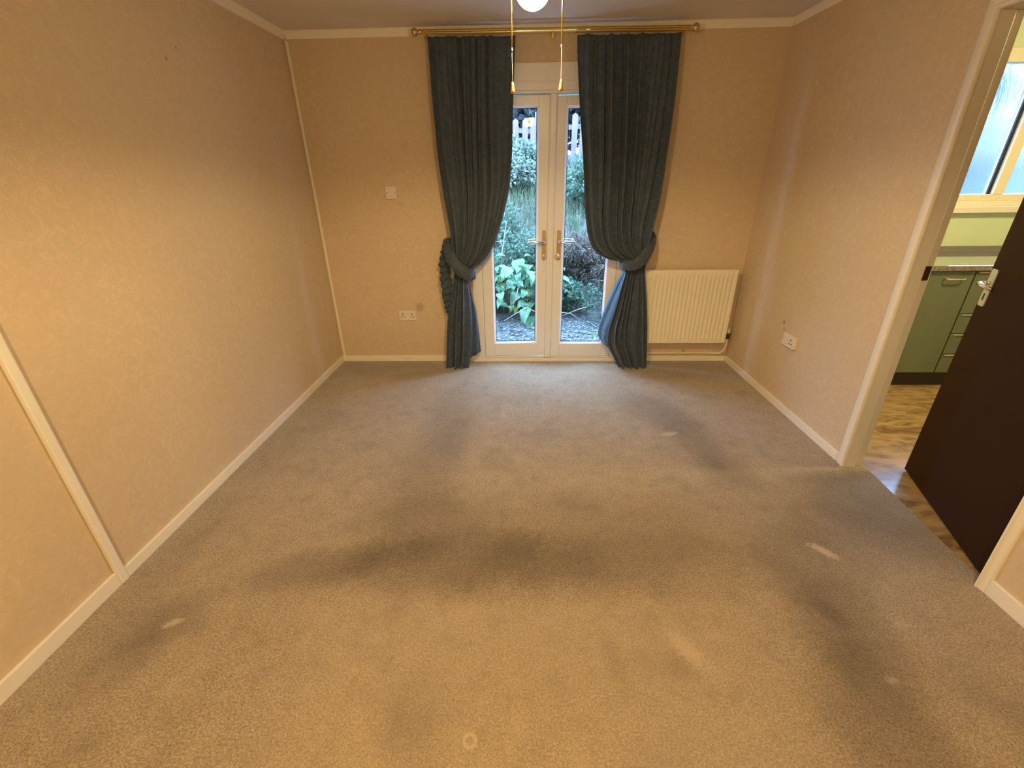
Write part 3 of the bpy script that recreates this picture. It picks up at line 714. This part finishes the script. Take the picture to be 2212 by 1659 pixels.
# ------------------------------------------------------------------ ceiling fan with lamp and two pull cords
fan = empty('ceiling_fan', (LAMP.x, LAMP.y, CEIL), 'ceiling fan lamp with glowing globe and two wooden pull cords', 'ceiling fan')
fx, fy = LAMP.x, LAMP.y
FANW = plain('white_fan_enamel', (.72, .66, .56), .35, var=.03)
m = MB(); m.lathe([(0, CEIL), (.065, CEIL), (.065, CEIL-.02), (.045, CEIL-.05), (.016, CEIL-.055), (.016, CEIL-.12)], (fx, fy, 0), seg=28); m.build('canopy', FANW, fan, smooth=True)
m = MB(); m.lathe([(0, 2.285), (.04, 2.285), (.105, 2.265), (.12, 2.235), (.12, 2.185), (.09, 2.16), (.055, 2.15), (.055, 2.12), (0, 2.12)], (fx, fy, 0), seg=32); m.build('motor_housing', FANW, fan, smooth=True)
m = MB(); m.lathe([(0, 2.13), (.06, 2.125), (.082, 2.10), (.088, 2.05), (.086, 2.045), (.07, 2.045), (.05, 2.05), (0, 2.05)], (fx, fy, 0), seg=32); m.build('lamp_holder', BRASS, fan, smooth=True)
m = MB(); m.lathe([(.055*math.sin(PI*i/20)+1e-5, LAMP.z - .055*math.cos(PI*i/20)) for i in range(0, 17)], (fx, fy, 0), seg=32); m.build('globe', GLOBE, fan, smooth=2)
for i in range(4):
    a = PI/4 + i*PI/2; c, s = math.cos(a), math.sin(a)
    bl = lambda x, y, z: (fx + c*x - s*y, fy + s*x + c*y, z + y*.16)
    m = MB(); m.extr([(.20, -.050), (.24, -.060), (.52, -.068), (.545, -.055), (.55, 0), (.545, .055), (.52, .068), (.24, .060), (.20, .050)], 2.196, 2.202, lambda x, y, z: bl(x, z, y)); b = m.build('blade', plain('fan_blade_veneer', (.42, .27, .13), .45, var=.2, scale=8), fan)
    m = MB(); m.box(.10, .23, -.018, .018, 2.190, 2.196, bl); m.build('blade_arm', BRASS, b)
for (dx, ztop, zl, zb, th, g) in ((-.067, 2.07, 1.862, 1.768, .0, 0), (.092, 2.07, 1.868, 1.772, .0, 1)):
    x = fx + dx
    pc = bpy.data.objects.new('pull_cord', None)
    m = MB(); m.tube([(x - dx*.25, fy, ztop), (x - dx*.03, fy, ztop-.03), (x, fy, ztop-.08), (x+.001, fy, zl)], .0022, 8)
    nb = 60
    chain = m.build('pull_chain', BRASS, fan, smooth=2)
    m = MB(); m.tube([(x+.001, fy, zl), (x+.002, fy, zb)], .0005, 6); m.lathe([(0, .004), (.0026, .002), (.0026, -.004), (0, -.006)], (x+.001, fy, zl), seg=10); m.build('cord', CORDM, chain)
    m = MB(); m.lathe([(0, .006), (.0025, .005), (.0040, 0), (.0050, -.008), (.0066, -.018), (.0070, -.023), (.0055, -.027), (0, -.028)], (x+.002, fy, zb), seg=16); m.build('wooden_pull', WOODP, chain, smooth=2)
# second ceiling lamp behind the viewpoint
rl = empty('ceiling_lamp', (REARLAMP.x, REARLAMP.y, CEIL), 'small ceiling lamp with a round globe behind the viewpoint', 'lamp')
m = MB(); m.lathe([(0, CEIL), (.06, CEIL), (.05, CEIL-.03), (.012, CEIL-.04), (.012, REARLAMP.z+.09), (.075, REARLAMP.z+.06), (.08, REARLAMP.z+.03), (0, REARLAMP.z+.03)], (REARLAMP.x, REARLAMP.y, 0), seg=28); m.build('fitting', BRASS, rl, smooth=True)
m = MB(); m.lathe([(.055*math.sin(PI*i/20)+1e-5, REARLAMP.z - .055*math.cos(PI*i/20)) for i in range(0, 17)], (REARLAMP.x, REARLAMP.y, 0), seg=28); m.build('globe', GLOBE, rl, smooth=2)

kl = empty('ceiling_lamp', (KLAMP.x, KLAMP.y, CEIL), 'round ceiling lamp in the kitchen', 'lamp')
m = MB(); m.lathe([(0, CEIL), (.11, CEIL), (.12, CEIL-.02), (.115, CEIL-.03), (0, CEIL-.03)], (KLAMP.x, KLAMP.y, 0), seg=28); m.build('fitting', BRASS, kl, smooth=True)
m = MB(); m.lathe([(.11*math.cos(PI/2*i/10), CEIL-.03-.08*math.sin(PI/2*i/10)) for i in range(11)], (KLAMP.x, KLAMP.y, 0), seg=28); m.build('globe', emis('lit_kitchen_dome', (1, .82, .42), 290.), kl, smooth=2)
# ------------------------------------------------------------------ kitchen units
KF = 3.13
def pull(mb, x0, x1, y, z): return mb.tube([(x0, y, z), (x0, y-.022, z), (x0+.012, y-.028, z-.002), (x1-.012, y-.028, z-.002), (x1, y-.022, z), (x1, y, z)], .005, 8)
def unit(x0, x1, label, kind):
    t = empty('base_cabinet' if kind == 'door' else 'drawer_unit', ((x0+x1)/2, KF+.28, 0), label, 'cabinet', 'green kitchen base units')
    m = MB().box(x0+.002, x1-.002, KF+.02, KY1-.02, .118, .868); m.build('body', GREEN, t)
    if kind == 'door':
        m = MB().box(x0+.003, x1-.003, KF, KF+.019, .120, .864); dr = m.build('door', GREEN, t, bevel=.002)
        m = MB(); pull(m, x1-.19, x1-.07, KF, .818); m.build('handle', ALU, dr, smooth=2)
    else:
        for (z0, z1) in ((.120, .264), (.268, .421), (.425, .567), (.571, .864)):
            m = MB().box(x0+.003, x1-.003, KF, KF+.019, z0, z1); dr = m.build('drawer', GREEN, t, bevel=.002)
            m = MB().box(x0+.02, x1-.02, KF-.006, KF+.001, z1-.010, z1-.004); m.build('handle', ALU, dr)  # bright strip stands for the light caught on the drawer's top edge
    return t
unit(2.43, 3.028, 'green base cabinet with a single door and bow handle', 'door')
unit(3.03, 3.53, 'green drawer unit of four drawers under the worktop', 'drawers')
unit(3.532, 4.13, 'green base cabinet hidden mostly behind the brown door', 'door')
m = MB().box(2.40, 4.16, KF-.022, KY1-.002, .870, .906); wt = tag(m.build('worktop', WORKTOP, origin=(3.3, KF, .87), bevel=.004), 'pale speckled kitchen worktop shining below the kitchen window', 'worktop')
m = MB().box(2.40, 4.16, KY1-.020, KY1-.002, .906, .945); m.build('upstand', plain('grey_upstand', (.22, .20, .17), .4), wt)
m = MB().box(2.43, 4.13, KF+.05, KF+.066, -.005, .116); tag(m.build('plinth', PLINTHM, origin=(3.28, KF+.05, 0)), 'dark plinth board under the green kitchen units', 'plinth')

# ================================================================== GARDEN
rg = random.Random(21)
def gz(x, y):
    b = min(1, max(0, (y-5.05)/3.9)); b = b*b*(3-2*b)
    s = -.13 + 1.55*b + .08*max(0, y-8.95)
    return s + .07*noise.noise(Vector((x*1.3, y*1.3, 2)))*min(1, max(0, (y-4.4)/.6)) + .02*noise.noise(Vector((x*6, y*6, 5)))
m = MB().grid(lambda u, v: (-7+22*u, D+.26+12*v, gz(-7+22*u, D+.26+12*v)), 120, 90)
struct(m.build('ground', SOIL, smooth=2), 'damp garden soil rising to a bank outside the doors', 'ground')
def leafquad(mb, c, d, n, L, W, fold=.25, seg=2):
    d = d.normalized(); w = d.cross(n); w = w.normalized() if w.length > 1e-4 else d.orthogonal().normalized(); n = w.cross(d)
    o = len(mb.v)
    mb.v += [tuple(c), tuple(c + d*L*.42 + w*W*.5 + n*W*fold), tuple(c + d*L*.42), tuple(c + d*L*.42 - w*W*.5 + n*W*fold), tuple(c + d*L - n*W*.2)]
    mb.f += [(o, o+1, o+2), (o, o+2, o+3), (o+1, o+4, o+2), (o+2, o+4, o+3)]
def rdir(r):
    z = r.uniform(-1, 1); a = r.uniform(0, 2*PI); q = math.sqrt(1-z*z); return Vector((q*math.cos(a), q*math.sin(a), z))
def rawbuild(mb, name, mat, par):
    o0 = parent_loc(par); me = bpy.data.meshes.new(name); me.from_pydata([tuple(Vector(q)-o0) for q in mb.v], [], mb.f)
    me.materials.append(mat); o = bpy.data.objects.new(name, me); COL.objects.link(o); o.parent = par; return o
def bush(name, label, cat, x, y, rx, ry, h, nleaf, L, mat, seed, group, nstem=7, stemmat=None, lift=.0):
    r = random.Random(seed); z0 = gz(x, y)
    t = empty(name, (x, y, z0), label, cat, group); fo = MB(); st = MB()
    lumps = [(Vector((r.uniform(-.6, .6)*rx, r.uniform(-.6, .6)*ry, h*r.uniform(.28, .78))), r.uniform(.38, .62)) for _ in range(9)]
    for k in range(nleaf):
        c, s = lumps[k % len(lumps)]; dd = rdir(r); rad = s*(.55+.45*r.random())
        p = Vector((x, y, z0)) + c + Vector((dd.x*rx*rad, dd.y*ry*rad, dd.z*h*.45*rad))
        p.z = max(p.z, gz(p.x, p.y)+.01+lift)
        d = (dd*.7 + rdir(r)*.8 + Vector((0, -.1, .1))); leafquad(fo, p, d, (Vector((0, -.4, 1))+rdir(r)*.7), L*r.uniform(.6, 1.3), L*r.uniform(.45, .8)*(.22 if mat is LF_DRY else 1))
    for k in range(nstem):
        c, s = lumps[k % len(lumps)]; b = Vector((x+r.uniform(-.1, .1), y+r.uniform(-.1, .1), z0-.03)); e = Vector((x, y, z0)) + c + rdir(r)*.12
        st.tube([b, b.lerp(e, .5)+rdir(r)*.06, e], [.010, .008, .004], 5)
    tag(rawbuild(fo, 'foliage', mat, t), kind='stuff'); st.build('stem', stemmat or STEM, t)
    return t
# a big-leaved plant close to the glass, every leaf its own piece
bp = empty('broad_leaf_plant', (-.10, 5.35, gz(-.1, 5.35)), 'low plant with big glossy green leaves seen through the glass', 'plant')
def leafmesh(name, L, W, curl):
    mb = MB(); rows = 7; vs = []
    for i in range(rows):
        t = i/(rows-1); w = W*math.sin(PI*(t**.75))*.5 + .002; z = curl*L*(-(t-.4)**2 + .16)
        vs += [(-w, t*L, z+w*.28), (0, t*L, z), (w, t*L, z+w*.28)]
    fs = []
    for i in range(rows-1):
        for j in range(2): fs.append((i*3+j, i*3+j+1, i*3+j+4, i*3+j+3))
    me = bpy.data.meshes.new(name); me.from_pydata(vs, [], fs); me.materials.append(LF_BIG)
    for p in me.polygons: p.use_smooth = True
    return me
LM = [leafmesh('leaf_blade', .19, .13, .9), leafmesh('leaf_blade', .15, .095, 1.2), leafmesh('leaf_blade', .12, .085, .7), leafmesh('leaf_blade', .22, .145, .8)]
stm = MB(); bl0 = Vector(bp.location)
for k in range(190):
    x = rg.uniform(-.85, .36); y = rg.uniform(5.10, 5.75); hh = rg.uniform(.06, .60)*(1 - .35*max(0, x))
    base = Vector((x*.9-.02, 5.42, gz(x, 5.42))); tip = Vector((x, y, gz(x, y) + hh))
    if k % 3 == 0: stm.tube([base, base.lerp(tip, .6)+Vector((0, 0, .05)), tip], [.006, .005, .003], 5)
    o = bpy.data.objects.new('leaf', LM[rg.randrange(4)]); COL.objects.link(o); o.parent = bp
    o.location = tip - bl0
    o.rotation_euler = (rg.uniform(-.75, .35), rg.uniform(-.5, .5), rg.uniform(-2.4, 2.4)+PI)
    s = rg.uniform(.65, 1.2); o.scale = (s, s, s)
stm.build('stem', STEM, bp)
CREEP = ['pale creeper stem arching up to the right in front of the broad leaves', 'pale creeper stem sloping down towards the door handle side of the left pane', 'short steep creeper stem among the broad leaves',
         'pale creeper stem sloping down to the soil behind the right pane', 'pale creeper stem lying along the soil behind the right pane']
# bare creepers lacing the plant's foot
for i, (xa, xb, za, zb) in enumerate([(-.26, .02, -.06, .10), (-.05, .16, .10, -.06), (-.20, -.10, .02, .30), (.34, .62, .02, -.08), (.42, .70, -.04, .06)]):
    m = MB(); y = 4.98 + .03*i
    m.tube([(xa, y, za+.02), ((xa+xb)/2+.03, y-.05, (za+zb)/2+.06), (xb, y+.02, zb+.02)], .0045, 6)
    tag(m.build('creeper_stem', DRYSTEM, origin=(xa, y, za), smooth=2), CREEP[i], 'stem', 'creeper stems on the soil')
# dried stalk with forked tips
m = MB(); m.tube([(-.36, 5.75, .15), (-.32, 5.72, .55), (-.245, 5.70, .98)], [.010, .008, .005], 6); m.tube([(-.28, 5.71, .80), (-.20, 5.68, .92)], [.005, .003], 5); m.tube([(-.30, 5.715, .68), (-.345, 5.69, .84)], [.005, .003], 5)
tag(m.build('dried_stalk', DRYSTEM, origin=(-.36, 5.75, .15)), 'pale forked dried stalk rising above the broad leaves', 'stalk')
# plants on the bank
BUSHES = [
 ('ivy_clump', 'low dark ivy clump at the foot of the bank', 'ivy', .62, 5.45, .42, .30, .42, 900, .06, LF_IVY, 1),
 ('ivy_clump', 'dark ivy clump behind the broad leaves', 'ivy', -.55, 5.85, .60, .35, .55, 1100, .065, LF_IVY, 2),
 ('fern_clump', 'brown dry bracken clump halfway up the bank', 'bracken', .75, 6.25, .55, .40, .55, 3200, .12, LF_DRY, 3),
 ('fern_clump', 'brown bracken tangle next to the right door pane', 'bracken', 1.35, 5.9, .5, .4, .55, 2600, .12, LF_DRY, 4),
 ('bramble_bush', 'green bramble bush in front of the bank', 'bush', .10, 6.3, .55, .40, .60, 1500, .06, LF_BUSH, 5),
 ('bramble_bush', 'green bramble bush behind the dried stalk', 'bush', -.62, 6.7, .60, .45, .75, 1600, .06, LF_BUSH, 6),
 ('bramble_bush', 'tall bramble bush below the fence seen in the right pane', 'bush', 1.05, 7.6, .55, .45, .95, 1700, .07, LF_BUSH, 7),
 ('seed_shrub', 'pale feathery shrub growing high on the bank', 'shrub', -.35, 8.0, .62, .50, .92, 2300, .075, LF_PALE, 8),
 ('seed_shrub', 'pale seeding shrub just below the fence', 'shrub', .15, 8.6, .60, .45, .72, 2000, .075, LF_PALE, 9),
 ('seed_shrub', 'yellowish shrub beside the fence post', 'shrub', -.95, 8.8, .70, .45, .9, 1900, .08, LF_PALE, 10),
 ('bramble_bush', 'broad bramble bush under the fence', 'bush', 1.75, 8.5, .70, .50, 1.0, 1700, .08, LF_BUSH, 11),
 ('bramble_bush', 'bramble bush outside the kitchen window', 'bush', 5.6, 7.3, .9, .6, 1.0, 1500, .09, LF_BUSH, 12),
 ('seed_shrub', 'pale shrub outside the kitchen window', 'shrub', 7.1, 8.4, .9, .6, 1.0, 1500, .09, LF_PALE, 13),
 ('ivy_clump', 'small ivy clump at the soil edge near the right curtain', 'ivy', 1.25, 5.2, .35, .22, .3, 600, .055, LF_IVY, 14),
 ('bramble_bush', 'bramble bush beyond the left curtain', 'bush', -1.6, 6.6, .8, .6, .9, 1500, .07, LF_BUSH, 15)]
for b in BUSHES: bush(*b, 'plants on the garden bank')
# rough grass over the bank
g = MB()
for k in range(16000):
    y = 5.6 + 3.6*rg.random()**.8; x = rg.uniform(-2.2, 3.0) if k % 5 else rg.uniform(3, 9); z = gz(x, y)
    if noise.noise(Vector((x*1.1, y*1.1, 9))) < -.12: continue
    a = rg.uniform(0, 2*PI); h = rg.uniform(.10, .34); w = rg.uniform(.003, .007); lean = Vector((math.cos(a), math.sin(a)-.3, 0))*h*rg.uniform(.2, .9)
    sd = Vector((-math.sin(a), math.cos(a), 0))*w; p = Vector((x, y, z-.01)); o = len(g.v)
    g.v += [tuple(p-sd), tuple(p+sd), tuple(p+lean*.4+Vector((0, 0, h*.65))+sd*.7), tuple(p+lean*.4+Vector((0, 0, h*.65))-sd*.7), tuple(p+lean+Vector((0, 0, h*.85)))]
    g.f += [(o, o+1, o+2, o+3), (o+3, o+2, o+4)]
me = bpy.data.meshes.new('grass'); me.from_pydata(g.v, [], g.f); me.materials.append(LF_GRASS); go = bpy.data.objects.new('grass', me); COL.objects.link(go)
tag(go, 'rough straw-tinged grass covering the garden bank', 'grass', None, 'stuff')
# slate chips and fallen leaves by the door
g = MB()
for k in range(2600):
    x = rg.uniform(-1.6, 2.4); y = rg.uniform(4.02, 5.25); p = Vector((x, y, gz(x, y)+.006)); d = Vector((rg.uniform(-1, 1), rg.uniform(-1, 1), rg.uniform(-.15, .15)))
    leafquad(g, p, d, Vector((rg.uniform(-.4, .4), rg.uniform(-.4, .4), 1)), rg.uniform(.018, .055), rg.uniform(.014, .04), rg.uniform(-.2, .3))
me = bpy.data.meshes.new('gravel'); me.from_pydata(g.v, [], g.f); me.materials.append(LITTER); go = bpy.data.objects.new('gravel', me); COL.objects.link(go)
tag(go, 'grey stone chips and leaf litter on the soil by the doors', 'gravel', None, 'stuff')
# fence along the top of the bank
FY = 9.6
fn = empty('fence', (.5, FY, gz(.5, FY)), 'weathered red-brown picket fence along the top of the bank', 'fence')
pk = None
x = -5.0
while x < 13.5:
    zb = gz(x, FY) + .05; h = .95 + .03*math.sin(x*7)
    if pk is None:
        me = bpy.data.meshes.new('picket'); w, t, H = .105, .018, 1.
        pv = [(-w/2, -t/2, 0), (w/2, -t/2, 0), (w/2, -t/2, H-.04), (0, -t/2, H), (-w/2, -t/2, H-.04)]; pv += [(a, t/2, c) for a, b, c in pv]
        me.from_pydata(pv, [], [(0, 1, 2, 3, 4), (9, 8, 7, 6, 5)] + [(i, 5+i, 5+(i+1) % 5, (i+1) % 5) for i in range(5)]); me.materials.append(FENCEM); pk = me
    o = bpy.data.objects.new('picket', pk); COL.objects.link(o); o.parent = fn; o.location = Vector((x, FY, zb)) - Vector(fn.location); o.scale = (1, 1, h); o.rotation_euler = (0, rg.uniform(-.02, .02), 0)
    x += .155
for z in (.25, .75):
    m = MB()
    for i in range(37):
        xa, xb = -5+i*.5, -4.5+i*.5
        za, zb = gz(xa, FY)+z, gz(xb, FY)+z
        m.hexa([(xa, FY+.012, za), (xb, FY+.012, zb), (xb, FY+.05, zb), (xa, FY+.05, za), (xa, FY+.012, za+.08), (xb, FY+.012, zb+.08), (xb, FY+.05, zb+.08), (xa, FY+.05, za+.08)])
    m.build('rail', FENCEM, fn)
for i in range(8):
    xx = -4.6+i*2.4; m = MB().box(xx-.05, xx+.05, FY+.05, FY+.15, gz(xx, FY)-.1, gz(xx, FY)+1.1); m.build('post', FENCEM, fn)
# trees beyond the fence
TREES = [(-2.9, 12.4, 1.7, 4.6, 'dark blue-green tree beyond the fence, farthest left'), (-.4, 12.0, 1.5, 4.4, 'dense blue-green tree behind the left door pane'), (1.9, 12.6, 1.5, 4.6, 'blue-green tree behind the right door pane'),
         (.75, 14.3, 1.7, 4.6, 'blue-green tree set farther back, between the two door panes'), (4.6, 12.8, 1.7, 4.0, 'spreading tree between the doors and the kitchen view'), (7.7, 12.0, 1.8, 3.0, 'low tree seen through the kitchen window'), (10.9, 12.6, 1.8, 2.4, 'tree at the far end of the fence')]
for i, (x, y, rx, h, lab) in enumerate(TREES):
    z0 = gz(x, y); t = empty('tree', (x, y, z0), lab, 'tree', 'trees beyond the fence'); r = random.Random(60+i)
    m = MB(); m.tube([(x, y, z0-.1), (x+.05, y, z0+h*.35), (x-.03, y, z0+h*.7)], [.11, .08, .04], 8); tk = m.build('trunk', BARK, t, smooth=2)
    for b in range(5):
        a = r.uniform(0, 2*PI); hh = z0 + h*r.uniform(.25, .6)
        m = MB(); m.tube([(x, y, hh), (x+math.cos(a)*rx*.4, y+math.sin(a)*rx*.4, hh+h*.12), (x+math.cos(a)*rx*.75, y+math.sin(a)*rx*.75, hh+h*.30)], [.035, .025, .012], 6); m.build('branch', BARK, tk)
    fo = MB()
    for k in range(6200):
        d = rdir(r); q = r.random()**.45
        p = Vector((x+d.x*rx*q, y+d.y*rx*.8*q, z0 + h*.53 + d.z*h*.48*q)) + rdir(r)*.1
        leafquad(fo, p, rdir(r), Vector((0, -.5, 1))+rdir(r)*.8, r.uniform(.18, .34), r.uniform(.11, .20))
    tag(rawbuild(fo, 'crown', LF_TREE, t), kind='stuff')
